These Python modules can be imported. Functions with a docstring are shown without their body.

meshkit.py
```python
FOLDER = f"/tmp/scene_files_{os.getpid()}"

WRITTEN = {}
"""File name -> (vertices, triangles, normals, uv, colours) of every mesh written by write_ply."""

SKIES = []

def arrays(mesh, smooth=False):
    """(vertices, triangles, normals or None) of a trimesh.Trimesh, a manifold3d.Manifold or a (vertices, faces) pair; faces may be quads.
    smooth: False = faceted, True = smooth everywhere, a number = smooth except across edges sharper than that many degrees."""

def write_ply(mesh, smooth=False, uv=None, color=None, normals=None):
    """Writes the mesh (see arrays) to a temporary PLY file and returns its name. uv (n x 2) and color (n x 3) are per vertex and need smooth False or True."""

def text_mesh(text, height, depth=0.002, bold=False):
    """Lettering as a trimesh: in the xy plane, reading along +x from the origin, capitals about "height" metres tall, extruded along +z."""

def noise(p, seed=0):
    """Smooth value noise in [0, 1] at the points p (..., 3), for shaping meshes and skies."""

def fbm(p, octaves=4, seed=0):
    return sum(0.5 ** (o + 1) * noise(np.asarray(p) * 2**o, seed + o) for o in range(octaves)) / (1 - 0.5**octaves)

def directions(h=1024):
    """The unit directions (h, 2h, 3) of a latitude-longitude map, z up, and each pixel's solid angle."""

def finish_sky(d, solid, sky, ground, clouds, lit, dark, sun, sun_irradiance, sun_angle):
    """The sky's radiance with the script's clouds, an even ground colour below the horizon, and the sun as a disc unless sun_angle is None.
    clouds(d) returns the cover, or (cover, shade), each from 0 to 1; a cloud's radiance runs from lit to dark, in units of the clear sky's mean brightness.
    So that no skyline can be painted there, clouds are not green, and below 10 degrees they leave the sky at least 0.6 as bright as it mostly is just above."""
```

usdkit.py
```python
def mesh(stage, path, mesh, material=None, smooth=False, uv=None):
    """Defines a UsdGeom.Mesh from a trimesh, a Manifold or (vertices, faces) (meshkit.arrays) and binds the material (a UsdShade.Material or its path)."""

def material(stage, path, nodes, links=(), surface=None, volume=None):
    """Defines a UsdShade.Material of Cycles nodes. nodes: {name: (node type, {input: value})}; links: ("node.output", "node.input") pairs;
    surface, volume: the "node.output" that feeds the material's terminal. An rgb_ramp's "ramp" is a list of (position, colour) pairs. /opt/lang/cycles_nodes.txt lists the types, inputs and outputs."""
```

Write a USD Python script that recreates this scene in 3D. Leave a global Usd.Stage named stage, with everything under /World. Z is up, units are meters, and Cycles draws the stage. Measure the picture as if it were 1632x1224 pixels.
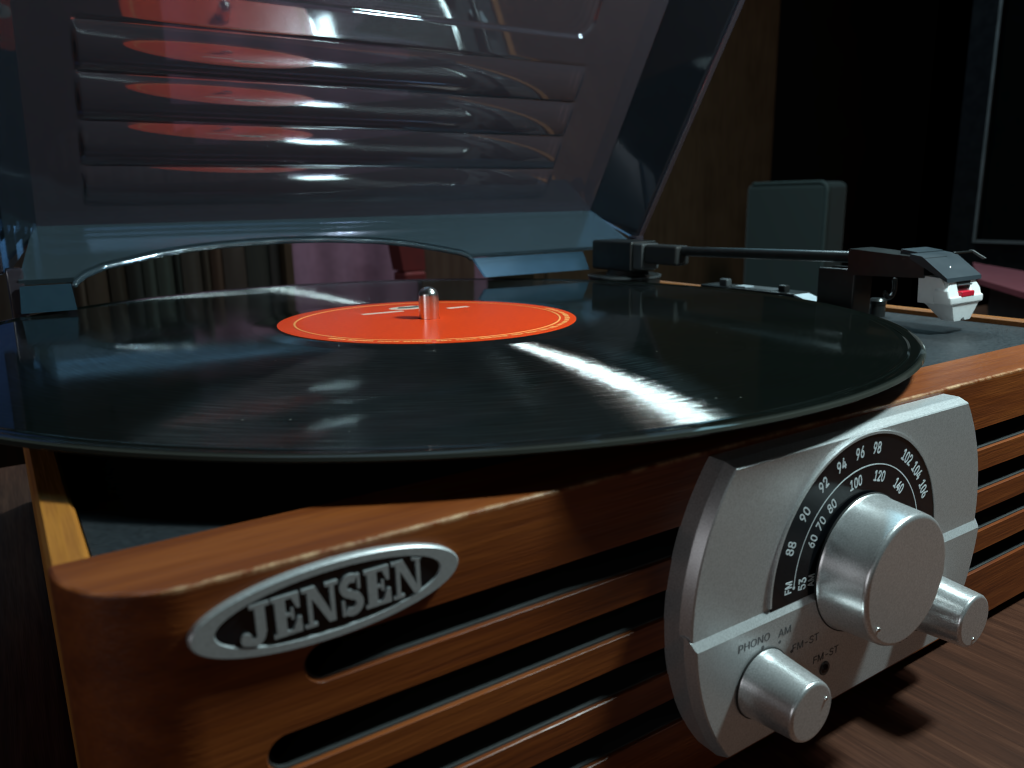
import math, random
import numpy as np, trimesh
import manifold3d as m3
from manifold3d import Manifold, CrossSection
import shapely.geometry as sg, shapely.affinity as sa, shapely.ops as so
import usdkit, meshkit
from pxr import Usd, UsdGeom, UsdLux, UsdShade, Gf, Sdf, Vt

stage = Usd.Stage.CreateInMemory()
UsdGeom.SetStageUpAxis(stage, 'Z'); UsdGeom.SetStageMetersPerUnit(stage, 1.0)
UsdGeom.Xform.Define(stage, '/World'); UsdGeom.Scope.Define(stage, '/World/Looks')
rng = random.Random(7); nrng = np.random.default_rng(7)

# ------------------------------------------------------------------ camera
CAM = np.array([-0.1225921, -0.23916154, 0.05104109])
RT = np.array([0.83559087, -0.54909179, -0.01691457])
UP = np.array([0.13884466, 0.1812988, 0.97357738])
FW = np.array([0.53151675, 0.81586086, -0.22773008])
cam = UsdGeom.Camera.Define(stage, '/World/camera')
M = Gf.Matrix4d(*RT, 0, *UP, 0, *(-FW), 0, *CAM, 1)
cam.AddTransformOp().Set(M)
cam.CreateHorizontalApertureAttr(36.0)
cam.CreateFocalLengthAttr(1256.754 / 1632 * 36)
cam.CreateClippingRangeAttr(Gf.Vec2f(0.01, 100))
cam.CreateFStopAttr(23.0); cam.CreateFocusDistanceAttr(0.23)
cam.CreateExposureAttr(0.15)

# ------------------------------------------------------------------ lamps
def rect(name, pos, target, w, h, power, color, up=(0, 1, 0)):
    L = UsdLux.RectLight.Define(stage, '/World/' + name)
    pos = np.array(pos, float); z = pos - np.array(target, float); z /= np.linalg.norm(z)
    x = np.cross(up, z); x /= np.linalg.norm(x); y = np.cross(z, x)
    L.AddTransformOp().Set(Gf.Matrix4d(*x, 0, *y, 0, *z, 0, *pos, 1))
    L.CreateWidthAttr(w); L.CreateHeightAttr(h); L.CreateIntensityAttr(power)
    L.CreateColorAttr(Gf.Vec3f(*color))
    return L
# small bright lamp held close over the front right of the record player
rect('near_lamp', (0.226, -0.218, 0.325), (0.02, -0.02, 0.0), 0.050, 0.052, 310, (0.73, 0.98, 1.0))
# a second, weaker lamp farther back, seen mirrored in the lid's rear wall
rect('far_lamp', (0.735, 0.935, 1.54), (0.05, 0.17, 0.04), 0.10, 0.13, 300, (0.72, 0.95, 1.0))
# light that comes back from the room's walls and ceiling
rect('room_bounce', (-1.15, -1.3, 0.25), (0.05, 0.0, -0.03), 1.3, 1.1, 0.13, (0.92, 1.0, 0.98), up=(0, 0, 1))
# added unseen fill from the left, brightens the panel's side bevel
rect('left_fill', (-1.25, -0.38, 0.14), (0.0, -0.14, -0.02), 0.5, 0.4, 1.5, (0.95, 0.96, 1.0), up=(0, 0, 1))
# added unseen fill, high on the right, brightens the things in the background
rect('background_fill', (1.35, -0.32, 2.05), (0.9, 1.0, 0.0), 0.35, 0.6, 14.0, (1.0, 0.96, 0.90))
rect('ceiling_bounce', (0.55, 1.05, 1.75), (0.1, 0.17, 0), 2.6, 1.1, 1.9, (0.40, 0.82, 1.0))

# ------------------------------------------------------------------ helpers
used = {}
def numbered(parent, name):
    key = parent + '/' + name
    n = used.get(key, 0); used[key] = n + 1
    return key if n == 0 else f'{key}_{n:03d}'
def setdata(prim, label=None, cat=None, group=None, kind=None):
    for k, v in (('label', label), ('category', cat), ('group', group), ('kind', kind)):
        if v: prim.SetCustomDataByKey(k, v)
    return prim
def thing(name, label, cat, group=None):
    x = UsdGeom.Xform.Define(stage, numbered('/World', name))
    return setdata(x.GetPrim(), label, cat, group)
def put(name, mesh, mat, parent=None, smooth=30, label=None, cat=None, group=None, kind=None):
    p = str(parent.GetPath()) if parent is not None else '/World'
    m = usdkit.mesh(stage, numbered(p, name), mesh, mat, smooth=smooth)
    return setdata(m.GetPrim(), label, cat, group, kind)
def tm(man):
    m = man.to_mesh(); return trimesh.Trimesh(m.vert_properties[:, :3], m.tri_verts, process=False)
def join(*ms):
    return trimesh.util.concatenate([tm(m) if isinstance(m, Manifold) else m for m in ms])
def box(x0, x1, y0, y1, z0, z1):
    return Manifold.cube([x1 - x0, y1 - y0, z1 - z0]).translate([x0, y0, z0])
def rbox(x0, x1, y0, y1, z0, z1, r, seg=12):
    s = Manifold.sphere(r, seg)
    return Manifold.batch_hull([s.translate([x, y, z]) for x in (x0 + r, x1 - r) for y in (y0 + r, y1 - r) for z in (z0 + r, z1 - r)])
def ptsman(pts):
    return Manifold.hull_points(np.asarray(pts, float))
def cyl(r0, r1, h, seg=96):
    return Manifold.cylinder(h, r0, r1, seg)
def poly(pts):
    p = np.asarray(pts, float); x, y = p.T
    return CrossSection([p if np.sum(x * np.roll(y, -1) - y * np.roll(x, -1)) > 0 else p[::-1]])
def lathe(profile, seg=128):
    return Manifold.revolve(poly(profile), seg)
YF = -0.13123
FRONT = np.array([[1, 0, 0, 0], [0, 0, -1, YF], [0, 1, 0, 0]], float)     # (u, v, d): u = x, v = z, d = out of the front face
def front(man): return man.transform(FRONT)
def shp(poly_, h):                                                       # shapely polygon -> trimesh
    return trimesh.util.concatenate([trimesh.creation.extrude_polygon(g, h, engine='earcut') for g in getattr(poly_, 'geoms', [poly_])])
def tfront(mesh, d=0.0):
    mesh = mesh.copy(); T = np.eye(4); T[:3] = FRONT; T[1, 3] = YF - d
    mesh.apply_transform(T); return mesh

# ------------------------------------------------------------------ materials
def mat(name, nodes, links=(), surface='p.BSDF'):
    return usdkit.material(stage, '/World/Looks/' + name, nodes, links, surface=surface)
def plain(name, color, rough=0.5, metallic=0.0, **kw):
    """A plain surface with a faint uneven tone and gloss."""
    return mat(name, {
        'g': ('geometry', {}),
        'n': ('noise_texture', {'vector': (0, 0, 0), 'scale': kw.pop('scale', 60.0), 'detail': 4.0, 'roughness': 0.6}),
        'r': ('map_range', {'from_min': 0.3, 'from_max': 0.7, 'to_min': max(rough - kw.get('dr', 0.06), 0.02), 'to_max': rough + kw.pop('dr', 0.06)}),
        'c': ('rgb_ramp', {'ramp': [(0.25, tuple(c * 0.86 for c in color)), (0.75, tuple(min(c * 1.12, 1) for c in color))]}),
        'p': ('principled_bsdf', {'metallic': metallic, **kw})},
        [('g.position', 'n.vector'), ('n.fac', 'r.value'), ('r.result', 'p.roughness'), ('n.fac', 'c.fac'), ('c.color', 'p.base_color')])
def wood(name, dark, mid, light, axis='x', rough=0.38, fine=1.0, wear=None, coat=0.25, grain=1.0, spec=0.4):
    sc = {'x': (5, 70, 70), 'y': (70, 5, 70), 'z': (70, 70, 5)}[axis]
    sf = {'x': (45, 1300, 1300), 'y': (1300, 45, 1300), 'z': (1300, 1300, 45)}[axis]
    nodes = {
        'g': ('geometry', {}),
        'm': ('mapping', {'scale': sc}), 'mf': ('mapping', {'scale': sf}),
        'n': ('noise_texture', {'scale': grain, 'detail': 5.0, 'roughness': 0.65, 'distortion': 0.8}),
        'f': ('noise_texture', {'scale': fine, 'detail': 3.0, 'roughness': 0.65}),
        'b': ('noise_texture', {'scale': 9.0, 'detail': 2.0}),
        'mx': ('math', {'math_type': 'multiply_add', 'value2': 0.42}),
        'mx2': ('math', {'math_type': 'multiply_add', 'value2': 0.6}),
        'c': ('rgb_ramp', {'ramp': [(0.50, dark), (0.80, mid), (1.08, light)]}),
        'mr': ('map_range', {'from_min': 0.6, 'from_max': 1.3, 'to_min': 0.0, 'to_max': 1.0, 'clamp': True}),
        'bp': ('bump', {'strength': 0.25, 'distance': 0.0006}),
        'rr': ('map_range', {'from_min': 0.3, 'from_max': 0.7, 'to_min': rough + 0.1, 'to_max': rough - 0.06}),
        'p': ('principled_bsdf', {'coat_weight': coat, 'coat_roughness': 0.22, 'specular_ior_level': spec})}
    links = [('g.position', 'm.vector'), ('g.position', 'mf.vector'), ('m.vector', 'n.vector'), ('mf.vector', 'f.vector'), ('g.position', 'b.vector'),
             ('f.fac', 'mx.value1'), ('n.fac', 'mx.value3'), ('b.fac', 'mx2.value1'), ('mx.value', 'mx2.value3'),
             ('mx2.value', 'mr.value'), ('mr.result', 'c.fac'), ('f.fac', 'bp.height'), ('bp.normal', 'p.normal'), ('f.fac', 'rr.value'), ('rr.result', 'p.roughness')]
    nodes['c'] = ('rgb_ramp', {'ramp': [(0.1, dark), (0.5, mid), (0.95, light)]})
    if wear is None:
        links.append(('c.color', 'p.base_color'))
    else:                                                                # rubbed, paler arris along the front edge
        nodes.update({'s': ('separate_xyz', {}), 'wn': ('noise_texture', {'scale': 160.0, 'detail': 4.0, 'roughness': 0.7}),
                      'wz': ('map_range', {'from_min': -0.0010, 'from_max': -0.0003, 'to_min': 0.0, 'to_max': 1.0, 'clamp': True}),
                      'wy': ('map_range', {'from_min': YF + 0.0010, 'from_max': YF + 0.0004, 'to_min': 0.0, 'to_max': 1.0, 'clamp': True}),
                      'w1': ('math', {'math_type': 'multiply'}), 'w2': ('math', {'math_type': 'multiply', 'use_clamp': True}),
                      'wr': ('map_range', {'from_min': 0.40, 'from_max': 0.62, 'to_min': 0.0, 'to_max': 0.9, 'clamp': True}),
                      'mc': ('mix_color', {'b': wear})})
        links += [('g.position', 's.vector'), ('g.position', 'wn.vector'), ('s.z', 'wz.value'), ('s.y', 'wy.value'), ('wz.result', 'w1.value1'), ('wy.result', 'w1.value2'),
                  ('wn.fac', 'wr.value'), ('w1.value', 'w2.value1'), ('wr.result', 'w2.value2'), ('w2.value', 'mc.fac'), ('c.color', 'mc.a'), ('mc.result', 'p.base_color')]
    return mat(name, nodes, links)

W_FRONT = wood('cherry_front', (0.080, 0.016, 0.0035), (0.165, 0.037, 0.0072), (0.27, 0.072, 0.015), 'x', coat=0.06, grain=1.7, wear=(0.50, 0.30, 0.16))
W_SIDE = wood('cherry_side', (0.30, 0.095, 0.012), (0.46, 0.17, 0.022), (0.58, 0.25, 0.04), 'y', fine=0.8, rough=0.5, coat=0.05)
W_SIDE_DIM = wood('cherry_side_dimmed', (0.15, 0.042, 0.006), (0.24, 0.075, 0.011), (0.31, 0.11, 0.02), 'y', fine=0.8, rough=0.5, coat=0.05)  # side board's cherry darkened so its reflection in the lid stays faint
W_TABLE = wood('desk_wood', (0.024, 0.0075, 0.0035), (0.050, 0.0165, 0.008), (0.095, 0.036, 0.019), 'y', rough=0.6, fine=0.9, coat=0.0, grain=3.2, spec=0.12)
W_DARK = wood('dark_cabinet_wood', (0.05, 0.028, 0.015), (0.085, 0.049, 0.026), (0.11, 0.066, 0.036), 'z', rough=0.5)
W_POST = wood('brown_shelf_wood', (0.06, 0.03, 0.02), (0.10, 0.055, 0.04), (0.14, 0.09, 0.065), 'z', rough=0.5)
DECK = plain('black_deck', (0.020, 0.023, 0.026), 0.42, scale=900.0, dr=0.1)
BLACK = plain('black_plastic', (0.012, 0.013, 0.013), 0.32)
BLACKM = plain('matt_black', (0.010, 0.010, 0.010), 0.6)
SLOT = plain('black_slot_paint', (0.05, 0.052, 0.052), 0.5)
CLOTHB = plain('speaker_cloth', (0.006, 0.006, 0.006), 0.95, scale=1500.0)
GREYP = plain('grey_plastic', (0.055, 0.06, 0.063), 0.35)
SHELL = plain('slate_headshell', (0.028, 0.038, 0.046), 0.4)
WHITEP = plain('white_plastic', (0.80, 0.80, 0.80), 0.28, subsurface_weight=0.2, subsurface_scale=0.002, subsurface_radius=(1, 1, 1))
REDP = plain('red_plastic', (0.55, 0.01, 0.03), 0.4)
SILVER = plain('silver_paint', (0.62, 0.625, 0.63), 0.34, metallic=0.62, scale=2600.0, dr=0.035)
KNOB = plain('spun_silver', (0.74, 0.745, 0.75), 0.28, metallic=0.78, scale=2600.0, dr=0.03)
CHROME = plain('steel', (0.85, 0.85, 0.83), 0.22, metallic=1.0, dr=0.03)
BADGE = plain('pewter_badge', (0.46, 0.48, 0.49), 0.40, metallic=0.5, scale=1800.0)
DIALM = plain('dial_black', (0.006, 0.007, 0.009), 0.10, dr=0.04)
PRINTW = plain('white_print', (0.62, 0.66, 0.68), 0.5)
PRINTG = plain('grey_print', (0.085, 0.085, 0.09), 0.6)
LEDM = plain('dark_lens', (0.03, 0.02, 0.02), 0.12)
ORANGEP = plain('orange_print', (0.98, 0.40, 0.12), 0.4)
PALEP = plain('pale_print', (0.78, 0.62, 0.50), 0.45)
GREYPR = plain('dim_print', (0.12, 0.11, 0.10), 0.45)

# the record: black vinyl, a clear mirror-like land under which the fine groove spreads light outwards
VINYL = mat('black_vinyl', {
    'g': ('geometry', {}), 'mp': ('mapping', {'mapping_type': 'point', 'location': (-0.01362 * 0.9, -0.02657 * 0.9, 0.0), 'scale': (0.9, 0.9, 0.9)}), 's': ('separate_xyz', {}), 'xy': ('combine_xyz', {'z': 0.0}),
    'len': ('vector_math', {'math_type': 'length'}), 'nr': ('vector_math', {'math_type': 'normalize'}),
    'ang': ('math', {'math_type': 'arctan2'}),
    'rv': ('combine_xyz', {}), 'rs': ('math', {'math_type': 'multiply', 'value2': 900.0}), 'as': ('math', {'math_type': 'multiply', 'value2': 7.0}),
    'bn': ('noise_texture', {'scale': 1.0, 'detail': 4.0, 'roughness': 0.65}),
    'rot': ('map_range', {'from_min': 0.25, 'from_max': 0.75, 'to_min': 0.240, 'to_max': 0.260}), 'rv3': ('combine_xyz', {}), 'rs3': ('math', {'math_type': 'multiply', 'value2': 2300.0}), 'as3': ('math', {'math_type': 'multiply', 'value2': 22.0}), 'jn': ('noise_texture', {'scale': 1.0, 'detail': 2.0, 'roughness': 0.7}),
    'rv2': ('combine_xyz', {}), 'rs2': ('math', {'math_type': 'multiply', 'value2': 4200.0}), 'as2': ('math', {'math_type': 'multiply', 'value2': 120.0}),
    'fn': ('noise_texture', {'scale': 1.0, 'detail': 2.0, 'roughness': 0.6}),
    'ri': ('map_range', {'from_min': 0.0572, 'from_max': 0.0582, 'to_min': 0.0, 'to_max': 1.0, 'clamp': True}),
    'ro': ('map_range', {'from_min': 0.1463, 'from_max': 0.1455, 'to_min': 0.0, 'to_max': 1.0, 'clamp': True}),
    'zone': ('math', {'math_type': 'multiply'}),
    'sm': ('noise_texture', {'scale': 28.0, 'detail': 4.0, 'roughness': 0.6}),
    'rm': ('map_range', {'from_min': 0.3, 'from_max': 0.75, 'to_min': 0.03, 'to_max': 0.11, 'clamp': True}),
    'ra': ('map_range', {'from_min': 0.25, 'from_max': 0.8, 'to_min': 0.40, 'to_max': 0.58, 'clamp': True}),
    'gi': ('map_range', {'from_min': 0.25, 'from_max': 0.75, 'to_min': 0.22, 'to_max': 1.0, 'clamp': True}),
    'gcol': ('combine_xyz', {}),
    'bh': ('math', {'math_type': 'multiply_add', 'value2': 0.6}),
    'bp': ('bump', {'strength': 0.32, 'distance': 0.00012}),
    'A': ('glossy_bsdf', {'color': (0.95, 1.0, 0.98)}),
    'B': ('glossy_bsdf', {'anisotropy': 0.985, 'rotation': 0.25}),
    'lw': ('layer_weight', {'blend': 0.5}), 'gz': ('map_range', {'from_min': 0.80, 'from_max': 0.895, 'to_min': 0.46, 'to_max': 0.12, 'clamp': True}), 'mixk': ('math', {'math_type': 'multiply'}),
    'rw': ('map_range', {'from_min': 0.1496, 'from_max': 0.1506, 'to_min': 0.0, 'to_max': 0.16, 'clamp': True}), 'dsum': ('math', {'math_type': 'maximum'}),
    'M': ('mix_closure', {}),
    'dust': ('voronoi_texture', {'scale': 210.0, 'randomness': 1.0}), 'dr': ('map_range', {'from_min': 0.075, 'from_max': 0.035, 'to_min': 0.0, 'to_max': 1.0, 'clamp': True}),
    'dn': ('noise_texture', {'scale': 33.0, 'detail': 1.0}), 'dm': ('map_range', {'from_min': 0.60, 'from_max': 0.66, 'to_min': 0.0, 'to_max': 1.0, 'clamp': True}), 'dd': ('math', {'math_type': 'multiply'}),
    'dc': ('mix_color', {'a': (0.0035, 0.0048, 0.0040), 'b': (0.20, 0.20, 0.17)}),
    'D': ('diffuse_bsdf', {}),
    'fr': ('fresnel', {'IOR': 1.62}),
    'S': ('mix_closure', {})},
    [('g.position', 'mp.vector'), ('mp.vector', 's.vector'), ('s.x', 'xy.x'), ('s.y', 'xy.y'), ('xy.vector', 'len.vector1'), ('xy.vector', 'nr.vector1'),
     ('s.y', 'ang.value1'), ('s.x', 'ang.value2'), ('len.value', 'rs.value1'), ('ang.value', 'as.value1'), ('rs.value', 'rv.x'), ('as.value', 'rv.y'), ('rv.vector', 'bn.vector'),
     ('len.value', 'rs3.value1'), ('ang.value', 'as3.value1'), ('rs3.value', 'rv3.x'), ('as3.value', 'rv3.y'), ('rv3.vector', 'jn.vector'), ('jn.fac', 'rot.value'), ('rot.result', 'B.rotation'), ('len.value', 'rs2.value1'), ('ang.value', 'as2.value1'), ('rs2.value', 'rv2.x'), ('as2.value', 'rv2.y'), ('rv2.vector', 'fn.vector'),
     ('len.value', 'ri.value'), ('len.value', 'ro.value'), ('ri.result', 'zone.value1'), ('ro.result', 'zone.value2'),
     ('g.position', 'sm.vector'), ('sm.fac', 'rm.value'), ('rm.result', 'A.roughness'), ('bn.fac', 'ra.value'), ('ra.result', 'B.roughness'),
     ('bn.fac', 'gi.value'), ('gi.result', 'gcol.x'), ('gi.result', 'gcol.y'), ('gi.result', 'gcol.z'), ('gcol.vector', 'B.color'),
     ('nr.vector', 'B.tangent'), ('fn.fac', 'bh.value1'), ('bn.fac', 'bh.value3'), ('bh.value', 'bp.height'), ('bp.normal', 'B.normal'),
     ('zone.value', 'mixk.value1'), ('lw.facing', 'gz.value'), ('gz.result', 'mixk.value2'), ('len.value', 'rw.value'), ('mixk.value', 'M.fac'), ('A.BSDF', 'M.closure1'), ('B.BSDF', 'M.closure2'),
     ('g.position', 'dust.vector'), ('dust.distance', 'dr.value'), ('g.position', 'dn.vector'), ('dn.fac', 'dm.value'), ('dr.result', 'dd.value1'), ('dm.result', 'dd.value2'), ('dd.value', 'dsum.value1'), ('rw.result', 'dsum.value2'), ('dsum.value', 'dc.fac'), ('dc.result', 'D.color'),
     ('fr.fac', 'S.fac'), ('D.BSDF', 'S.closure1'), ('M.closure', 'S.closure2')], surface='S.closure')
LABELM = mat('orange_label_paper', {
    'g': ('geometry', {}), 'n': ('noise_texture', {'scale': 900.0, 'detail': 3.0}),
    'c': ('rgb_ramp', {'ramp': [(0.3, (0.93, 0.048, 0.002)), (0.7, (0.99, 0.075, 0.003))]}),
    'bp': ('bump', {'strength': 0.15, 'distance': 0.0002}),
    'p': ('principled_bsdf', {'roughness': 0.27, 'specular_ior_level': 0.35, 'coat_weight': 0.05, 'coat_roughness': 0.1})},
    [('g.position', 'n.vector'), ('n.fac', 'c.fac'), ('c.color', 'p.base_color'), ('n.fac', 'bp.height'), ('bp.normal', 'p.normal')])
# smoked see-through plastic of the lid: part mirror, part tinted
def smoke(name, tint, ior, rough=0.03, haze=(0.125, 0.100, 0.125)):
    return mat(name, {
        'g': ('geometry', {}), 'n': ('noise_texture', {'scale': 35.0, 'detail': 5.0, 'roughness': 0.65}),
        'r': ('map_range', {'from_min': 0.35, 'from_max': 0.75, 'to_min': rough, 'to_max': rough + 0.04, 'clamp': True}),
        't': ('transparent_bsdf', {'color': tint}),
        'd': ('diffuse_bsdf', {'color': haze}),
        'q': ('mix_closure', {'fac': 0.30}),
        'gl': ('glossy_bsdf', {'color': (0.9, 0.95, 1.0)}),
        'f': ('fresnel', {'IOR': ior}), 'm': ('mix_closure', {})},
        [('g.position', 'n.vector'), ('n.fac', 'r.value'), ('r.result', 'gl.roughness'), ('t.BSDF', 'q.closure1'), ('d.BSDF', 'q.closure2'),
         ('f.fac', 'm.fac'), ('q.closure', 'm.closure1'), ('gl.BSDF', 'm.closure2')], surface='m.closure')
SMOKEW = smoke('smoked_plastic_wall_sheen', (0.55, 0.62, 0.70), 2.2, 0.10, (0.11, 0.16, 0.19))  # teal haze puts part of the ceiling's sheen into the wall's colour
SMOKEB = smoke('smoked_plastic_base', (0.35, 0.45, 0.55), 1.8, 0.2, (0.04, 0.10, 0.15))
SMOKE = smoke('smoked_plastic', (0.58, 0.55, 0.61), 2.05, 0.025)
SMOKES = smoke('smoked_plastic_side', (0.36, 0.39, 0.46), 1.7, 0.03, (0.03, 0.04, 0.055))
FABRIC = plain('green_grey_fabric', (0.036, 0.052, 0.048), 0.85, scale=700.0, sheen_weight=0.3)
PIPING = plain('piping_fabric', (0.075, 0.10, 0.094), 0.7)
TVB = plain('black_cabinet', (0.008, 0.009, 0.010), 0.3)
TRIM = plain('dull_trim', (0.28, 0.29, 0.29), 0.4, metallic=0.6)
WALLM = plain('dark_wall', (0.012, 0.010, 0.009), 0.9, scale=4.0)

# ------------------------------------------------------------------ the setting
XL, XR = -0.12186, 0.23808
put('wall', box(-3.5, 5.5, 3.0, 3.1, -0.83, 1.9), WALLM, kind='structure')
put('floor', box(-3.5, 5.5, -1.2, 3.0, -0.86, -0.83), W_DARK, kind='structure')
TZ = -0.0825
desk = thing('desk', 'brown wood grained desk top under the record player', 'desk')
put('desk_top', rbox(-0.9, 1.3, -0.75, 0.243, TZ - 0.025, TZ, 0.002), W_TABLE, desk)
for lx in (-0.85, 1.25):
    for ly in (-0.70, 0.19):
        put('leg', box(lx - 0.025, lx + 0.025, ly - 0.025, ly + 0.025, -0.83, TZ - 0.025), W_TABLE, desk)

# ------------------------------------------------------------------ the record player
rp = thing('record_player', 'wooden record player with silver radio panel and open smoked lid on the desk', 'record player')
TF, ZB = 0.01833, -0.0785
# front board: rounded corners, rounded slots
def plan(inset):
    r = 0.0165
    g = sg.box(XL + inset, YF + inset, XR - inset, YF + TF + 0.05).buffer(0)
    g = sg.box(XL + r, YF + r, XR - r, YF + 0.1).buffer(r - inset, quad_segs=12)
    return g.intersection(sg.box(-1, -1, 1, YF + TF))
def layer(inset, z):
    c = np.array(plan(inset).exterior.coords)[:-1]; return np.column_stack([c, np.full(len(c), z)])
board = ptsman(np.vstack([layer(0.0006, 0.0), layer(0.00015, -0.0003), layer(0, -0.0008), layer(0, ZB)]))
slots = [(-0.0910, -0.0150, -0.0216), (-0.0978, -0.0283, -0.0349), (-0.1010, -0.0416, -0.0482), (-0.1010, -0.0550, -0.0616)]
def stadium(x0, x1, z0, z1, grow=0.0):
    r = (z0 - z1) / 2
    return sg.LineString([(x0 + r, (z0 + z1) / 2), (x1 - r, (z0 + z1) / 2)]).buffer(r + grow, quad_segs=10)
for x0, z0, z1 in slots:
    c0 = np.array(stadium(x0, XR - 0.030, z0, z1).exterior.coords)[:-1]
    c1 = np.array(stadium(x0, XR - 0.030, z0, z1, 0.0002).exterior.coords)[:-1]
    lip = ptsman(np.vstack([np.column_stack([c1, np.full(len(c1), 0.0001)]), np.column_stack([c0, np.full(len(c0), -0.0002)])]))
    board = board - front(lip) - front(Manifold.extrude(poly(c0), 0.03).translate([0, 0, -0.025]))
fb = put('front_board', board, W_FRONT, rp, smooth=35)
for x0, z0, z1 in slots:
    a, b = stadium(x0, XR - 0.030, z0, z1, -0.00002), stadium(x0, XR - 0.030, z0, z1, -0.0004)
    put('slot_lining', tfront(shp(a.difference(b), 0.0172), -0.0181), SLOT, fb)
put('speaker_cloth', box(XL + 0.012, XR - 0.012, YF + TF + 0.0003, YF + TF + 0.002, ZB + 0.003, -0.006), CLOTHB, rp)
YB = 0.176
def edge_board(x0, x1, y0, y1, z0, z1, c=0.0007):
    return ptsman([(x, y, z) for x, y in ((x0, y0), (x1, y0), (x0, y1), (x1, y1)) for z in (z0, z1 - c)] + [(x, y, z1) for x, y in ((x0 + c, y0), (x1 - c, y0), (x0 + c, y1), (x1 - c, y1))])
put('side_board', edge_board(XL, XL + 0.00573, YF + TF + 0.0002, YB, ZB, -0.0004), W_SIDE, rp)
put('side_board', edge_board(XR - 0.01352, XR - 0.0080, YF + TF + 0.0002, YB, ZB, -0.0004), W_SIDE_DIM, rp)
put('rear_board', box(XL + 0.006, XR - 0.0137, YB - 0.012, YB, ZB, -0.006), W_SIDE, rp)
put('deck_plate', box(XL + 0.0063, XR - 0.0140, YF + TF + 0.0006, YB - 0.0122, -0.008, -0.003), DECK, rp)
for fx in (XL + 0.03, XR - 0.03):
    for fy in (YF + 0.035, YB - 0.03):
        put('foot', cyl(0.009, 0.008, ZB - TZ, 32).translate([fx, fy, TZ]), BLACKM, rp)

RK = 1 / 0.90                                            # the record is 12 inches: everything on it is measured in its own size
CX, CY, ZR = 0.01362, 0.02657, 0.00767
TILT = np.array([[RK, 0, 0, CX], [0, RK, 0, CY], [-0.00839 * RK, -0.00164 * RK, RK, ZR]], float)
def onrec(man): return man.transform(TILT)
# platter and spindle
put('platter', onrec(lathe([(0, -0.0085), (0.092, -0.0085), (0.099, -0.007), (0.099, -0.0028), (0.097, -0.0022), (0, -0.0022)], 128)), BLACKM, rp)
sp = [(0, -0.004), (0.0034, -0.004), (0.0034, 0.0079)] + [(0.0034 * math.cos(t), 0.0079 + 0.0030 * math.sin(t)) for t in np.linspace(0, math.pi / 2, 12)[1:]]
sp[-1] = (0, sp[-1][1])
put('spindle', onrec(lathe(sp, 64)), CHROME, rp)

# badge: pewter ring, dark field, raised serif letters
def ell(rx, rz, n=96):
    t = np.linspace(0, 2 * np.pi, n, endpoint=False); return np.column_stack([rx * np.cos(t), rz * np.sin(t)])
BC = np.array([-0.0857, -0.0077]); BROT = 1.0
def onbadge(mesh, d):
    mesh = mesh.copy(); mesh.apply_transform(trimesh.transformations.rotation_matrix(math.radians(BROT), [0, 0, 1])); mesh.apply_translation([BC[0], BC[1], 0]); return tfront(mesh, d)
def lay(rx, rz, d): e = ell(rx, rz); return np.column_stack([e, np.full(len(e), d)])
ringm = ptsman(np.vstack([lay(0.0214, 0.00640, -0.0001), lay(0.0214, 0.0064, 0.0011), lay(0.0211, 0.0061, 0.0015)]))
ringm = ringm - ptsman(np.vstack([lay(0.0178, 0.00480, 0.0009), lay(0.0182, 0.0052, 0.0021)])) 
badge = put('badge', onbadge(tm(ringm), 0), BADGE, rp, label='oval silver maker badge with raised letters')
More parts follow.
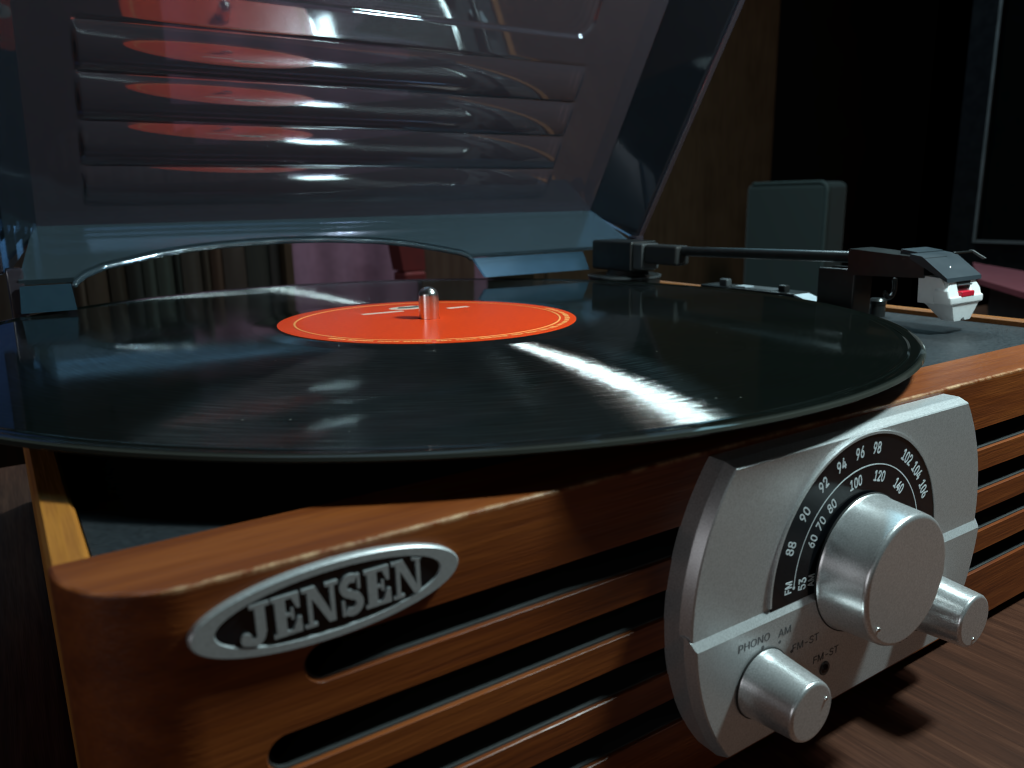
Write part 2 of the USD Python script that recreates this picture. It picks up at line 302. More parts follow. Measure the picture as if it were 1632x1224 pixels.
put('badge_field', onbadge(tm(ptsman(np.vstack([lay(0.0178, 0.0048, 0.0007), lay(0.0178, 0.0048, 0.00105)]))), 0), DIALM, badge)
def bar(x0, z0, x1, z1, w): return sg.LineString([(x0, z0), (x1, z1)]).buffer(w / 2, cap_style='flat')
def bx2(x0, x1, z0, z1): return sg.box(x0, z0, x1, z1)
def serif(x, z, w=0.46, h=0.09): return bx2(x - w / 2, x + w / 2, z, z + h)
def glyph(c):
    if c == 'J':
        hook = sg.LineString([(0.49, 0.40)] + [(0.25 + 0.24 * math.cos(t), 0.27 + 0.20 * math.sin(t)) for t in np.linspace(0, -2.5, 14)]).buffer(0.105, cap_style='flat')
        return so.unary_union([bx2(0.36, 0.62, 0.26, 1), serif(0.49, 0.91, 0.52), hook, sg.Point(0.09, 0.20).buffer(0.15)]), 0.78
    if c == 'E':
        return so.unary_union([bx2(0.08, 0.36, 0, 1), bx2(0, 0.74, 0.90, 1), bx2(0, 0.76, 0, 0.10), bx2(0.3, 0.56, 0.46, 0.55), bx2(0.50, 0.57, 0.36, 0.65),
                               sg.Polygon([(0.66, 0.62), (0.74, 0.62), (0.74, 1), (0.52, 0.92)]), sg.Polygon([(0.68, 0.38), (0.77, 0.38), (0.77, 0), (0.52, 0.08)])]), 0.84
    if c == 'N':
        return so.unary_union([bx2(0.10, 0.22, 0, 1), serif(0.16, 0, 0.34), serif(0.12, 0.91, 0.30), sg.Polygon([(0.06, 1), (0.34, 1), (0.86, 0), (0.66, 0)]), bx2(0.74, 0.86, 0, 1), serif(0.80, 0.91, 0.36)]), 1.0
    if c == 'S':
        t1 = np.linspace(math.radians(50), math.radians(262), 16); t2 = np.linspace(math.radians(82), math.radians(-135), 16)
        p = [(0.33 + 0.225 * math.cos(t), 0.735 + 0.20 * math.sin(t)) for t in t1] + [(0.33 + 0.235 * math.cos(t), 0.275 + 0.21 * math.sin(t)) for t in t2]
        return so.unary_union([sg.LineString(p).buffer(0.105, cap_style='flat'), bx2(0.52, 0.60, 0.62, 1.0), bx2(0.04, 0.12, 0.0, 0.40)]), 0.72
letters, x = [], 0
for c in 'JENSEN':
    g, w = glyph(c); letters.append(sa.translate(g, x, 0)); x += w + 0.02
LH = 0.0064
for g in letters:
    g = sa.translate(sa.scale(g, LH * 0.86, LH, origin=(0, 0)), -x * LH * 0.86 / 2 + 0.0004, -LH / 2)
    g = g.intersection(sg.Polygon(ell(0.0174, 0.0047)))
    put('badge_letter', onbadge(shp(g, 0.0006), 0.0010), BADGE, badge)

# radio panel: a disc cut straight above and below, lower half standing proud
PC = np.array([0.0405, -0.0350]); PR = 0.0558; PT, PB = -0.0013, -0.0694
def pshape(inset):
    return sg.Point(*PC).buffer(PR - inset, quad_segs=48).intersection(sg.box(-1, PB + inset, 1, PT - inset))
def player(inset, d):
    c = np.array(pshape(inset).exterior.coords)[:-1]; return np.column_stack([c, np.full(len(c), d)])
def slab(d):
    # flat bevel all round, its lower and upper arris a little softened
    return ptsman(np.vstack([player(0, -0.0002), player(0, d - 0.0030), player(0.0001, d - 0.0026), player(0.0009, d - 0.0003), player(0.0012, d)]))
D1, D2 = 0.0070, 0.0083
L1, L2 = -0.0374, -0.0391
cut = Manifold.extrude(poly([(-0.2, -0.02), (L1 + 0.001, -0.02), (L1 + 0.001, D1 - 0.001), (L1, D1), (L2, D2), (L2, 0.03), (-0.2, 0.03)]), 0.4)   # (v, d) x u
cut = cut.transform(np.array([[0, 0, 1, -0.15], [1, 0, 0, 0], [0, 1, 0, 0]], float))
panel_m = slab(D1) + (slab(D2) ^ cut)
panel = put('control_panel', front(panel_m), SILVER, rp, smooth=25, label='silver painted radio panel')
DC = np.array([0.0410, -0.0348]); DR = 0.0318
dial_s = sg.Point(*DC).buffer(DR, quad_segs=48).intersection(sg.box(-1, L1 - 0.0003, 1, 1))
dial = put('dial_plate', tfront(shp(dial_s, 0.0004), D1 + 0.00002), DIALM, rp, smooth=30, label='black half round tuning dial')
put('dial_rim', tfront(shp(dial_s.buffer(0.0005).difference(dial_s.buffer(-0.0001)).intersection(sg.box(-1, L1 + 0.0006, 1, 1)), 0.0006), D1 + 0.00002), SILVER, dial)
def ontext(txt, h, ang, r, mat_, parent, d, name='numeral', rot=None, bold=True, dep=0.00006, ext=1.0):
    t = meshkit.text_mesh(txt, h, dep, bold); t.apply_translation([-(t.bounds[0][0] + t.bounds[1][0]) / 2, -h / 2, 0]); t.apply_scale([0.72 * ext, 1, 1])
    a = math.radians(ang); R = trimesh.transformations.rotation_matrix(a - math.pi / 2 if rot is None else math.radians(rot), [0, 0, 1])
    t.apply_transform(R); t.apply_translation([DC[0] + r * math.cos(a), DC[1] + r * math.sin(a), 0])
    return put(name, tfront(t, d), mat_, parent, smooth=False)
DP = D1 + 0.00043
for txt, ang in (('88', 158), ('90', 141.5), ('92', 125), ('94', 111), ('96', 97), ('98', 83.5), ('102', 55), ('104', 41.5), ('106', 27.5)):
    ontext(txt, 0.0027, ang, 0.0283, PRINTW, dial, DP)
for txt, ang in (('53', 178), ('60', 151), ('70', 139), ('80', 126), ('100', 101), ('120', 76), ('140', 50)):
    ontext(txt, 0.0025, ang, 0.0214, PRINTW, dial, DP)
ontext('FM', 0.0022, 177.5, 0.0262, PRINTW, dial, DP); ontext('AM', 0.0020, 178, 0.0182, PRINTW, dial, DP)
arc = [(DC[0] + 0.0243 * math.cos(t), DC[1] + 0.0243 * math.sin(t)) for t in np.linspace(math.radians(8), math.radians(178.5), 80)]
put('scale_line', tfront(shp(so.unary_union([sg.LineString(arc).buffer(0.00013), sg.Point(arc[-1]).buffer(0.00042)]), 0.00006), DP), PRINTW, dial, smooth=False)
def ptext(txt, h, u, v, rot=0.0, ext=1.0):
    t = meshkit.text_mesh(txt, h, 0.00005); t.apply_translation([-(t.bounds[0][0] + t.bounds[1][0]) / 2, -h / 2, 0]); t.apply_scale([ext, 1, 1])
    t.apply_transform(trimesh.transformations.rotation_matrix(math.radians(rot), [0, 0, 1])); t.apply_translation([u, v, 0])
    put('printed_word', tfront(t, D2 + 0.00002), PRINTG, panel, smooth=False)
for txt, u, v in (('PHONO', 0.0034, -0.0426), ('AM', 0.0134, -0.0432), ('FM-ST', 0.0213, -0.0487), ('FM-ST', 0.0294, -0.0547), ('OFF', 0.0628, -0.0618)):
    ptext(txt, 0.00185, u, v, 0, 1.12)
for u, v in ((0.0062, -0.0447), (0.0119, -0.0454), (0.0163, -0.0493), (0.0660, -0.0612)):
    put('printed_dot', tfront(shp(sg.Point(u, v).buffer(0.00042), 0.00005), D2 + 0.00002), PRINTG, panel, smooth=False)
put('indicator_lamp', front(lathe([(0, 0), (0.0014, 0), (0.0014, 0.0002), (0.0011, 0.0006), (0.0005, 0.0009), (0, 0.00095)], 32).translate([0.0292, -0.0583, D2])), LEDM, panel)
put('indicator_rim', front(lathe([(0.0013, 0), (0.0018, 0), (0.0017, 0.0003), (0.0013, 0.0003)], 32).translate([0.0292, -0.0583, D2])), GREYP, panel)
def knob(name, u, v, base, d0, d1, r0, r1, pip, label):
    h = d1 - d0; c = 0.0011 * (r1 / 0.0156) ** 0.4
    prof = [(0, 0), (r0 * 1.02, 0), (r0, 0.0006), (r1 + 0.0001, h - c)]
    prof += [(r1 - c + c * math.cos(t), h - c + c * math.sin(t)) for t in np.linspace(0, math.pi / 2, 6)] + [(0, h + 0.00002)]
    k = put(name, front(lathe(prof, 144).translate([u, v, d0])), KNOB, rp, smooth=28, label=label)
    put('skirt_gap', front(lathe([(0, 0), (base, 0), (base, 0.0004), (0, 0.0004)], 96).translate([u, v, d0 - 0.0004])), BLACKM, k)
    put('pointer_pip', front(Manifold.sphere(0.00045 if r1 < 0.01 else 0.0006, 20).translate([u + pip[0], v + pip[1], d1])), CHROME, k)
knob('tuning_knob', 0.0403, -0.0342, 0.0172, D2 + 0.0002, 0.0201, 0.0166, 0.0157, (-0.0105, -0.0085), 'large tuning knob at the middle of the dial')
knob('small_knob', 0.0066, -0.0535, 0.0083, D2 + 0.0004, 0.0213, 0.0079, 0.0067, (0.0042, 0.0018), 'left small selector knob')
knob('small_knob', 0.0703, -0.0535, 0.0083, D2 + 0.0004, 0.0216, 0.0079, 0.0069, (0.0000, -0.0048), 'right small volume knob')

# ---- tonearm, lying on its rest at the right of the record
AX = 0.187
arm = put('tonearm', Manifold.batch_hull([Manifold.sphere(0.0025, 24).translate([AX, y_, z_]) for y_, z_ in ((0.080, 0.0224), (-0.045, 0.0248))]), BLACK, rp, smooth=60, label='straight black tonearm')
put('pivot_base', lathe([(0, 0), (0.021, 0), (0.021, 0.0092), (0.0195, 0.0102), (0, 0.0102)], 64).translate([AX + 0.004, 0.118, -0.003]), BLACK, arm)
put('pivot_base_rim', lathe([(0.0200, 0), (0.0216, 0), (0.0216, 0.0010), (0.0200, 0.0010)], 64).translate([AX + 0.004, 0.118, 0.0056]), GREYP, arm)
put('pivot_column', lathe([(0, 0), (0.013, 0), (0.011, 0.0045), (0, 0.0045)], 48).translate([AX + 0.004, 0.115, 0.0068]), BLACKM, arm)
put('pivot_housing', rbox(AX - 0.008, AX + 0.012, 0.099, 0.134, 0.0098, 0.0268, 0.0014), BLACK, arm)
put('pivot_bracket', rbox(AX - 0.0065, AX + 0.0065, 0.0915, 0.0995, 0.0115, 0.0258, 0.001), GREYP, arm)
put('arm_collar', rbox(AX - 0.0052, AX + 0.0052, 0.0665, 0.0918, 0.0150, 0.0255, 0.0016), BLACKM, arm)
# headshell
hs = ptsman([(AX + sx, y, z) for sx in (-0.0068, 0.0090) for y, z in ((-0.036, 0.0285), (-0.036, 0.0175), (-0.069, 0.0262), (-0.069, 0.0185))])
head = put('headshell', hs, BLACK, rp, label='black headshell with sloping slate front')
put('head_cap', ptsman([(AX + sx, y, z) for sx in (-0.0072, 0.0178) for y, z in ((-0.068, 0.0268), (-0.0685, 0.0242), (-0.0785, 0.0190), (-0.0788, 0.0174), (-0.0630, 0.0276), (-0.0630, 0.0258))]), SHELL, head)
put('head_cap_rear', ptsman([(AX + sx, y, z) for sx in (-0.0020, 0.0165) for y, z in ((-0.0630, 0.0280), (-0.0560, 0.0290), (-0.0630, 0.0262), (-0.0560, 0.0262))]), SHELL, head)
put('finger_lift', rbox(AX + 0.0165, AX + 0.030, -0.0685, -0.0672, 0.0266, 0.0274, 0.0003), BLACK, head)
put('finger_tab', ptsman([(AX + x_, y_, z_) for x_ in (0.0296, 0.0304) for y_, z_ in ((-0.0665, 0.0276), (-0.0680, 0.0276), (-0.0735, 0.0246), (-0.0725, 0.0240))]), plain('lift_metal', (0.35, 0.36, 0.36), 0.3, metallic=0.6), head)
put('screw', Manifold.sphere(0.0006, 16).translate([AX + 0.0035, -0.0735, 0.0222]), CHROME, head)
# cartridge: white body with an open front frame, dark bridge, red stylus carrier
KC = AX + 0.0056
def yz(points, x0, x1): return ptsman([(KC + x, y, z) for x in (x0, x1) for y, z in points])
cb = yz([(-0.0665, 0.0195), (-0.0755, 0.0188), (-0.067, 0.0088), (-0.0790, 0.0088), (-0.0785, 0.0130)], -0.0112, 0.0112) - box(KC - 0.0050, KC + 0.0050, -0.10, -0.0745, 0.0122, 0.03)
fr_ = []
for s_ in (-1, 1):
    fr_.append(Manifold.batch_hull([Manifold.sphere(0.0007, 12).translate([KC + s_ * x_, y_, z_]) for x_, z_ in ((0.0054, 0.0172), (0.0082, 0.0178), (0.0113, 0.0138), (0.0112, 0.0094), (0.0050, 0.0112)) for y_ in (-0.0772 - (0.0178 - z_) * 0.28, -0.0740)]))
fr_.append(Manifold.batch_hull([Manifold.sphere(0.0007, 12).translate([KC + x_, y_, z_]) for x_ in (-0.0112, 0.0112) for z_ in (0.0094, 0.0112) for y_ in (-0.0798, -0.0740)]))
body = cb + fr_[0] + fr_[1] + fr_[2]
cart = put('cartridge', body, WHITEP, rp, smooth=25, label='white pickup cartridge')
chin = ptsman([(KC + sx * 0.0098, y, z) for sx in (-1, 1) for y, z in ((-0.069, 0.0087), (-0.0800, 0.0087))] + [(KC + sx * 0.0058, y, z) for sx in (-1, 1) for y, z in ((-0.074, 0.0022), (-0.0792, 0.0020))])
chin = chin - Manifold.cylinder(0.03, 0.0017, 0.0017, 16).rotate([90, 0, 0]).translate([KC + 0.0004, -0.065, 0.0014])
put('cartridge_chin', chin, WHITEP, cart, smooth=25)
put('stylus_carrier', rbox(KC - 0.0046, KC + 0.0046, -0.0806, -0.0765, 0.0114, 0.0136, 0.0004), REDP, cart)
put('bridge', rbox(KC - 0.0049, KC + 0.0049, -0.0785, -0.0755, 0.0140, 0.0184, 0.0004), BLACK, cart)
put('clip_bar', rbox(KC - 0.0049, KC + 0.0049, -0.0793, -0.0783, 0.0156, 0.0162, 0.0003), GREYP, cart)
# arm rest, adaptor post, start-stop lever plate
rest = rbox(AX - 0.0065, AX + 0.0065, -0.0395, -0.0215, -0.0032, 0.0200, 0.0008)
rest = rest - box(AX - 0.0032, AX + 0.0032, -0.06, 0.0, 0.0185, 0.03)
put('arm_rest', rest, BLACK, rp)
put('rest_clip', join(*[Manifold.sphere(0.0011, 10).translate([AX + 0.006 + 0.0036 * math.sin(t), -0.048, 0.0125 - 0.0045 * math.cos(t)]) for t in np.linspace(-1.0, 2.2, 22)]), BLACK, rp)
put('adaptor_post', join(lathe([(0, 0), (0.0034, 0), (0.0034, 0.0052), (0.0030, 0.0062), (0, 0.0062)], 32).translate([0.2085, -0.0335, -0.0031]), lathe([(0, 0.0055), (0.0036, 0.0055), (0.0038, 0.0072), (0.0030, 0.0082), (0, 0.0084)], 32).translate([0.2085, -0.0335, -0.0031])), BLACK, rp)
sw = put('lever_plate', rbox(0.2000, 0.2135, 0.0050, 0.0660, -0.0031, 0.0044, 0.0008), BLACK, rp, label='black speed and stop lever plate')
put('lever', rbox(0.2010, 0.2050, 0.0480, 0.0535, 0.0040, 0.0082, 0.0008), GREYP, sw)
put('lever', rbox(0.2010, 0.2050, 0.0110, 0.0155, 0.0040, 0.0078, 0.0008), BLACK, sw)
put('label_strip', box(0.2008, 0.2125, 0.0190, 0.0450, 0.0044, 0.0047), GREYP, sw)
TAG = plain('pale_tag', (0.40, 0.46, 0.50), 0.35)
put('lever_tag', ptsman([(x_, y_, z_) for x_ in (0.2000, 0.2110) for y_, z_ in ((0.0048, 0.0040), (-0.0080, 0.0002), (0.0048, 0.0030), (-0.0080, -0.0006))]), TAG, sw)
put('lever_tag', box(0.2015, 0.2080, 0.0360, 0.0430, 0.0047, 0.0052), TAG, sw)

# ---- smoked lid, open and leaning forward
TH = math.radians(59.0)
LA = np.array([0, 0.178, 0.043]); LU = np.array([0, -math.cos(TH), math.sin(TH)]); LN = np.array([0, -math.sin(TH), -math.cos(TH)])
LIDM = np.array([[1, 0, 0, 0], [0, LU[1], LN[1], LA[1]], [0, LU[2], LN[2], LA[2]]], float)         # (x, s, w)
def lidpts(p): p = np.asarray(p, float); return p @ LIDM[:, :3].T + LIDM[:, 3]
IX0, IX1, OX0, OX1, LD, LS = -0.1030, 0.2130, -0.1185, 0.2315, 0.031, 0.298
RX0, RX1, RB, PITCH = -0.0842, 0.1725, 0.0095, 0.0210
def smooth01(t): t = np.clip(t, 0, 1); return t * t * (3 - 2 * t)
def rib(s):
    k = np.clip(np.floor((s - RB) / PITCH), 0, 3); t = np.clip((s - RB) / PITCH - k, 0, 1)               # t: 0 bottom, 1 top of the band
    a0, a1 = math.radians(-14.5), math.radians(17.5)
    # slope dw/ds = -tan(phi)
    w = PITCH * (np.log(np.cos(a0 + (a1 - a0) * t)) - math.log(math.cos(a0))) / (a1 - a0)
    inside = (s > RB) & (s < RB + 4 * PITCH)
    return np.where(inside, w, 0)
def lid_w(x, s):
    e = smooth01((x - RX0) / 0.003) * smooth01((RX1 - x) / 0.003)
    w = rib(s) * e
    # sunk field above the ribs, with a rounded lower corner
    rx, rs, rr = 0.1675, 0.1080, 0.010
    qx, qs = np.maximum(np.abs(x - 0.0435) - (rx - 0.0435 - rr), 0), np.maximum(rs + rr - s, 0)
    dist = rr - np.hypot(qx, qs)
    w = w - 0.0016 * smooth01(dist / 0.0016 + 0.5) * (s > rs - 0.004)
    return w
ss = [np.linspace(-0.0, RB - 0.0004, 8)]
for k in range(4):
    ss.append(np.linspace(RB + k * PITCH + 1e-5, RB + (k + 1) * PITCH - 0.0003, 22))
ss.append(np.linspace(RB + 4 * PITCH + 0.0003, 0.1055, 8)); ss.append(np.linspace(0.106, 0.120, 30)); ss.append(np.linspace(0.122, LS, 12))
ss = np.concatenate(ss)
xs = np.unique(np.concatenate([np.linspace(IX0, RX0 - 0.0005, 8), np.linspace(RX0, RX0 + 0.003, 7), np.linspace(RX0 + 0.005, 0.155, 26), np.linspace(0.156, 0.1695, 24), np.linspace(RX1 - 0.003, RX1, 7), np.linspace(RX1 + 0.001, IX1, 12)]))
GX, GS = np.meshgrid(xs, ss)
GWi = lid_w(GX, GS); GWo = GWi - 0.0024
nx, ns = len(xs), len(ss)
inner = np.stack([GX, GS, GWi], -1).reshape(-1, 3); outer = np.stack([GX, GS, GWo], -1).reshape(-1, 3)
def gridf(off, flip):
    i, j = np.meshgrid(np.arange(ns - 1), np.arange(nx - 1), indexing='ij'); a = i * nx + j
    q = np.stack([a, a + 1, a + nx + 1, a + nx], -1).reshape(-1, 4) + off
    return q[:, ::-1] if flip else q
N = nx * ns
loop = np.concatenate([np.arange(nx), np.arange(1, ns) * nx + nx - 1, (ns - 1) * nx + np.arange(nx - 2, -1, -1), np.arange(ns - 2, 0, -1) * nx])
lp = np.roll(loop, -1)
sideq = np.stack([loop, loop + N, lp + N, lp], -1)
quads = np.vstack([gridf(0, False), gridf(N, True), sideq])
lid = put('lid', (lidpts(np.vstack([inner, outer])), quads), SMOKE, rp, smooth=28, label='smoked see-through lid with four raised bands')
def lidm(man): return man.transform(LIDM)
# rear wall of the lid with the arch that clears the record
XA = [(-0.0950, 0.0470), (-0.0935, 0.0434), (-0.0895, 0.0387), (-0.0814, 0.0334), (-0.0722, 0.0305), (-0.0582, 0.0258), (-0.0439, 0.0227), (-0.0291, 0.0207), (-0.0139, 0.0195), (0.0020, 0.0189),
      (0.0247, 0.0197), (0.0514, 0.0231), (0.0680, 0.0272), (0.0842, 0.0333), (0.0957, 0.0384), (0.0991, 0.0415), (0.1000, 0.0470)]
NA = len(XA) - 1
LW = 0.0430                                                 # the rear wall is deeper than the sides
T0 = 0.0024
def wallshape(off=0.0):
    out = sg.Polygon([(IX0 - 0.001, 0), (IX1 + 0.001, 0), (OX1 - 0.0105, LW), (OX0 + 0.0045, LW)])
    return out.difference(sg.Polygon(XA).buffer(0.0006 + off).union(sg.box(XA[0][0] - off, 0.0465, XA[-1][0] + off, 0.06)))
wl = shp(wallshape(), T0)                                   # (x, w, t)
WT = np.eye(4); WT[:3, :3] = np.array([[1, 0, 0], [0, 0, -1], [0, 1, 0]]); wl.apply_transform(WT)
wl.apply_translation([0, 0, -0.0024]); wl.apply_transform(np.vstack([LIDM, [0, 0, 0, 1]]))
wl.fix_normals()
put('rear_wall', wl, SMOKEW, lid, smooth=30)
lipl = [Manifold.sphere(0.0013, 10).translate([x_, -0.0010, w_]) for x_, w_ in ([(a[0], a[1] - 0.0003) for a in np.column_stack([np.interp(np.linspace(0.6, NA - 0.6, 97), np.arange(NA + 1), [q[i] for q in XA]) for i in (0, 1)])])]
lip = Manifold()
lip = Manifold.compose([Manifold.batch_hull([lipl[i], lipl[i + 1]]) for i in range(0, len(lipl) - 1)])
put('arch_lip', lidm(lip), SMOKEW, lid, smooth=60)
for sx, (ix, ox) in (('l', (IX0, OX0)), ('r', (IX1, OX1))):
    sgn = -1 if sx == 'l' else 1
    w_ = ptsman([(ix + sgn * t, s_, d_) for t, d_ in ((0, -0.0024), (0.0024, -0.0024), (0, 0.0004)) for s_ in (-0.0024, LS)] + [(ox - sgn * 0.0022, s_, LD) for s_ in (-0.0024, LS)] + [(ox, s_, LD) for s_ in (-0.0024, LS)])
    put('side_wall', lidm(w_), SMOKES, lid, smooth=20)
    put('edge_rim', lidm(rbox(min(ox, ox + sgn * 0.0042), max(ox, ox + sgn * 0.0042), -0.003, LS, LD - 0.0022, LD + 0.0012, 0.0009)), SMOKE, lid, smooth=40)
# hinge plates standing on the deck behind the record
def hinge(x0t, x1t, x0b, x1b):
    return ptsman([(x, y + q, z) for (x0, x1, y, z) in ((x0t, x1t, 0.1400, 0.0198), (x0b, x1b, 0.1335, 0.0095)) for x in (x0, x1) for q in (0, 0.0024)])
put('hinge_plate', hinge(0.1005, 0.1770, 0.1045, 0.1770), SMOKEB, rp, label='right smoked hinge plate')
put('hinge_plate', hinge(-0.1140, -0.0955, -0.1150, -0.0950), SMOKEB, rp, label='left smoked hinge plate')
for hx in (-0.1180, 0.2240):
    put('hinge_lug', rbox(hx, hx + 0.0062, 0.1440, 0.1530, -0.0030, 0.0270, 0.001), SMOKE, rp)

# ------------------------------------------------------------------ the record
rec = thing('vinyl_record', 'black long-playing record with orange label on the turntable', 'record')
RR = 0.151
prof = [(0.0037, -0.0018), (0.148, -0.0018), (0.1502, -0.0015), (0.1510, -0.0009), (0.1507, -0.0003), (0.1497, 0.0), (0.1488, -0.00005), (0.1478, -0.0004), (0.1472, -0.0004), (0.1466, -0.00022), (0.1460, -0.00038), (0.1453, -0.00045),
        (0.120, -0.00047), (0.1195, -0.00050), (0.1190, -0.00047), (0.092, -0.00047), (0.0915, -0.0005), (0.091, -0.00047), (0.0585, -0.00045), (0.058, -0.00035), (0.0520, -0.00035), (0.0508, -0.0001), (0.0037, -0.0001)]
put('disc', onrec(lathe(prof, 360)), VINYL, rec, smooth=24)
lab = put('label', onrec(lathe([(0.0038, -0.0001), (0.0500, -0.0001), (0.0500, 0.00004), (0.0498, 0.00008), (0.0452, 0.00010), (0.0446, 0.00002), (0.0438, 0.00002), (0.0432, 0.00010), (0.0038, 0.00012)], 240)), LABELM, rec, smooth=24, label='orange paper label')
def onlab(g, h=0.00004, z=0.00011): return tm(onrec(Manifold.compose([Manifold.extrude(poly(np.array(q.exterior.coords)[:-1]), h) for q in getattr(g, 'geoms', [g])]).translate([0, 0, z])))
put('label_ring', onrec(lathe([(0.0442, 0.00003), (0.0448, 0.00003), (0.0448, 0.00012), (0.0442, 0.00012)], 240)), ORANGEP, lab)
# the tiny print round the rim of the label, too small to read: short strokes in word-long groups
strokes, a = [], math.radians(205)
while a < math.radians(345):
    n = rng.randint(3, 9)
    for _ in range(n):
        w = rng.uniform(0.0005, 0.0011); h = rng.uniform(0.0012, 0.0019); rr = 0.0470
        strokes.append(sa.translate(sa.rotate(sg.box(-w / 2, -h / 2, w / 2, h / 2), math.degrees(a) - 90 + rng.uniform(-14, 14), origin=(0, 0)), rr * math.cos(a), rr * math.sin(a)))
        a += (w + 0.0003) / rr
    a += 0.0011 / 0.0471
put('rim_print', trimesh.util.concatenate([onlab(g, z=0.00010) for g in strokes]), ORANGEP, lab, smooth=False, kind='stuff')
put('picture_print', onlab(sa.scale(sg.Point(0.0075, 0.0300).buffer(1, quad_segs=10), 0.0085, 0.0045)), PALEP, lab, smooth=False)
put('picture_print', onlab(sg.Polygon([(0.002, 0.0295), (0.0045, 0.0335), (0.008, 0.0315), (0.012, 0.0335), (0.013, 0.0290), (0.007, 0.0280)]), z=0.00016), GREYPR, lab, smooth=False)
def arcbar(r, h, a0, a1):
    t = np.radians(np.linspace(a0, a1, 14)); return sg.Polygon(np.vstack([np.column_stack([(r - h / 2) * np.cos(t), (r - h / 2) * np.sin(t)]), np.column_stack([(r + h / 2) * np.cos(t[::-1]), (r + h / 2) * np.sin(t[::-1])])]))
for g in (sg.box(-0.0150, 0.0215, 0.0010, 0.0240), sg.box(0.0175, 0.0180, 0.0265, 0.0205)):
    put('title_print', onlab(g), PALEP, lab, smooth=False)

# ------------------------------------------------------------------ behind the record player
bkcol = [((0.055, 0.038, 0.025), 'dark brown'), ((0.085, 0.068, 0.048), 'tan'), ((0.045, 0.038, 0.026), 'umber'), ((0.020, 0.022, 0.018), 'black'), ((0.045, 0.058, 0.048), 'olive'),
         ((0.062, 0.085, 0.072), 'sage'), ((0.024, 0.030, 0.025), 'deep green'), ((0.080, 0.074, 0.062), 'grey beige'), ((0.060, 0.048, 0.034), 'earth brown'), ((0.080, 0.046, 0.030), 'russet'),
         ((0.088, 0.074, 0.064), 'warm grey'), ((0.048, 0.052, 0.046), 'slate'), ((0.085, 0.070, 0.064), 'dusty grey')]
bw = [0.013, 0.030, 0.022, 0.021, 0.019, 0.024, 0.010, 0.028, 0.012, 0.018, 0.034, 0.036, 0.016]
shelf = thing('bookcase', 'low dark wooden bookcase holding a row of books behind the record player', 'bookcase')
BY = 1.0
put('shelf_board', box(-0.25, 0.258, BY - 0.02, BY + 0.24, -0.245, -0.225), W_POST, shelf)
put('side_panel', box(-0.27, -0.25, BY - 0.02, BY + 0.24, -0.83, 0.04), W_POST, shelf)
put('back_panel', box(-0.25, 0.258, BY + 0.24, BY + 0.25, -0.83, 0.02), W_POST, shelf)
put('side_panel', box(0.2585, 0.2705, BY - 0.02, BY + 0.24, -0.83, 0.165), W_DARK, shelf)
bx_ = -0.030
for i, (w, (c, nm)) in enumerate(zip(bw, bkcol)):
    h = rng.uniform(0.345, 0.385); th = w * 0.46
    b = thing('book', f'{nm} book spine, {["first","second","third","fourth","fifth","sixth","seventh","eighth","ninth","tenth","eleventh","twelfth","thirteenth"][i]} from the left in the row under the lid arch', 'book', 'books standing behind the record player')
    c = tuple(v * 1.25 for v in c); mc = plain('book_cloth_%d' % i, c, 0.65, scale=300.0)
    y0 = BY + rng.uniform(0.0, 0.006)
    cs = poly([(0.0006, 0.16)] + [(0.0006 + (w - 0.0012) * k / 8, 0.004 * (1 - math.sin(math.pi * k / 8))) for k in range(9)] + [(w - 0.0006, 0.16)])
    put('cover', Manifold.extrude(cs, h).translate([bx_, y0, -0.225]), mc, b, smooth=40)
    0 and put('band', box(bx_ + 0.001, bx_ + w - 0.001, y0 - 0.0004, y0 + 0.004, -0.03 - rng.uniform(0, 0.03), -0.022), plain('book_band_%d' % i, tuple(min(v * 1.25, 1) for v in c), 0.5, scale=300.0), b)
    bx_ += w + 0.0004
cu = np.linspace(0.20, 0.90, 161); cv = 1.42 + 0.012 * np.sin(cu * 58) + 0.008 * np.sin(cu * 23 + 1)
cs = sg.LineString(np.column_stack([cu, cv])).buffer(0.002, cap_style='flat')
put('curtain', Manifold.extrude(poly(np.array(cs.exterior.coords)[:-1]), 1.6).translate([0, 0, -0.82]), plain('mauve_cloth', (0.29, 0.14, 0.205), 0.9), label='dusty mauve curtain hanging behind the row of books', cat='curtain', smooth=50)
put('red_pouch', join(rbox(0.470, 0.512, BY + 0.0, BY + 0.05, -0.225, -0.068, 0.006), ptsman([(x_, y_, z_) for y_ in (BY + 0.005, BY + 0.05) for x_, z_ in ((0.470, -0.066), (0.512, -0.066), (0.458, 0.010), (0.508, 0.010))])), plain('red_cloth', (0.17, 0.018, 0.018), 0.8), label='dark red cloth pouch in front of the mauve curtain', cat='pouch')
put('brown_board', box(0.514, 0.62, BY + 0.02, BY + 0.04, -0.83, 0.30), W_POST, label='narrow brown upright board right of the red pouch', cat='board')
cab = thing('wooden_cabinet', 'tall dark brown wooden cabinet standing behind the tonearm', 'cabinet')
put('door', box(1.42, 2.50, 1.90, 1.92, -0.80, 1.80), W_DARK, cab)
put('carcass', box(1.38, 2.54, 1.922, 2.40, -0.83, 1.83), W_DARK, cab)
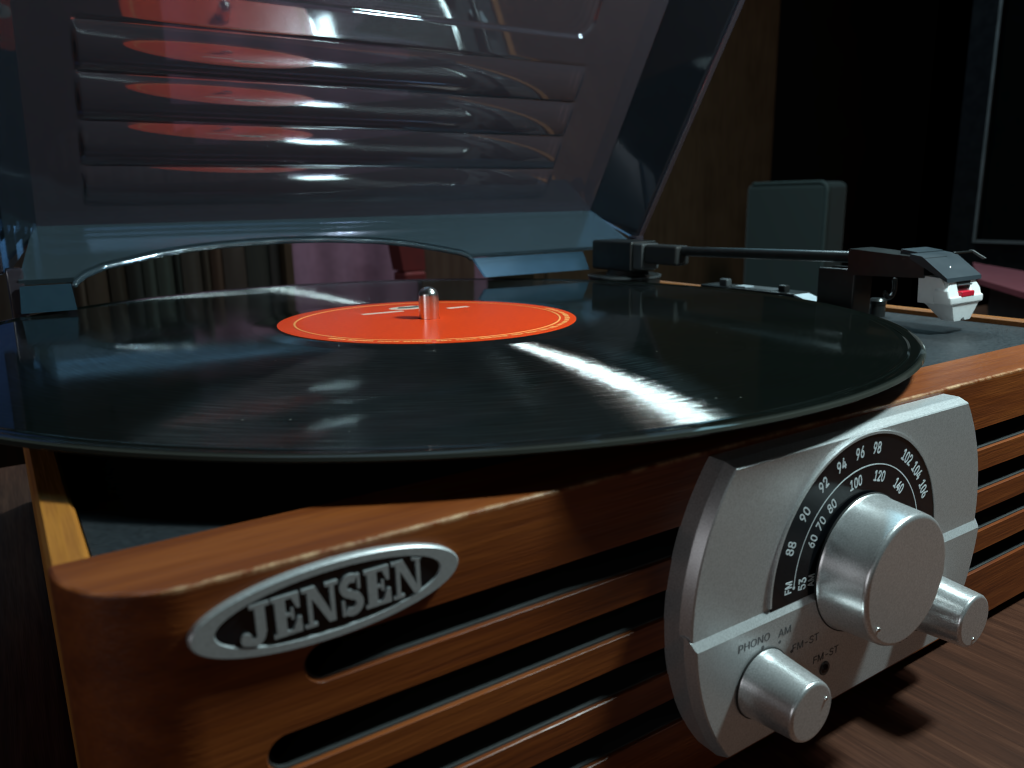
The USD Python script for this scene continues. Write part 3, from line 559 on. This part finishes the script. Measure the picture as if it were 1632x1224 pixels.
# padded chair back, scaled from the camera by 1.5
ch = thing('chair', 'grey green padded chair back with piped edge behind the tonearm', 'chair')
cx, cy = CAM[0] + 1.5 * 1.4595, CAM[1] + 1.5 * 1.039
top = 0.090
put('backrest', rbox(cx, cx + 0.11, cy, cy + 0.32, -0.40, top, 0.022, 20), FABRIC, ch, smooth=60)
pp = [(cy + 0.004, -0.40), (cy + 0.004, top - 0.03)] + [(cy + 0.004 + 0.026 * (1 - math.cos(t)), top - 0.03 + 0.028 * math.sin(t)) for t in np.linspace(0.1, math.pi / 2, 8)] + [(cy + 0.29, top - 0.002)]
put('piping', Manifold.compose([Manifold.batch_hull([Manifold.sphere(0.006, 10).translate([cx + 0.006, *pp[i]]), Manifold.sphere(0.006, 10).translate([cx + 0.006, *pp[i + 1]])]) for i in range(len(pp) - 1)]), PIPING, ch, smooth=60)
put('seat', rbox(cx - 0.42, cx + 0.10, cy - 0.04, cy + 0.36, -0.46, -0.40, 0.02, 16), FABRIC, ch, smooth=60)
for lx in (cx - 0.40, cx + 0.08):
    for ly in (cy - 0.02, cy + 0.34):
        put('leg', cyl(0.014, 0.018, 0.38, 20).translate([lx, ly, -0.83]), BLACKM, ch)
# black cabinet at the right edge: its door faces left, thin bright trim round the glass
bc = thing('black_cabinet', 'black cabinet with thin pale trim on its door at the right edge', 'cabinet')
KX = 1.0
put('carcass', box(KX, KX + 0.5, -0.45, 0.362, -0.060, 0.75), TVB, bc)
put('door_glass', box(KX - 0.002, KX - 0.0002, -0.40, 0.322, -0.012, 0.70), plain('black_glass', (0.004, 0.005, 0.005), 0.08), bc)
put('trim', box(KX - 0.0045, KX, 0.3225, 0.3265, -0.0165, 0.70), TRIM, bc)
put('trim', box(KX - 0.0045, KX, -0.40, 0.3220, -0.0165, -0.0125), TRIM, bc)
put('red_book', ptsman([(x_, y_, z_) for x_, y_ in ((0.963, 0.306), (0.80, 0.106), (0.58, 0.025), (0.755, 0.193)) for z_ in (-0.0455, -0.040)]), plain('faded_red', (0.17, 0.024, 0.034), 0.6), label='flat faded red book at the right edge, below the black cabinet', cat='book')
put('dark_book', ptsman([(x_, y_, z_) for x_, y_ in ((0.950, 0.240), (0.80, 0.116), (0.60, 0.035), (0.760, 0.183)) for z_ in (-0.0823, -0.0457)]), BLACKM, label='thick black book lying under the faded red one', cat='book')
put('blue_curtain', box(-0.9, -0.092, 1.45, 1.47, -0.83, 0.75), plain('navy_cloth', (0.04, 0.08, 0.25), 0.9), label='dark navy curtain at the left edge behind the lid', cat='curtain')
put('brown_carton', box(-0.22, -0.083, 1.02, 1.14, 0.004, 0.066), plain('carton', (0.45, 0.24, 0.20), 0.8), label='small dull brown carton at the left edge beside the lid', cat='carton')
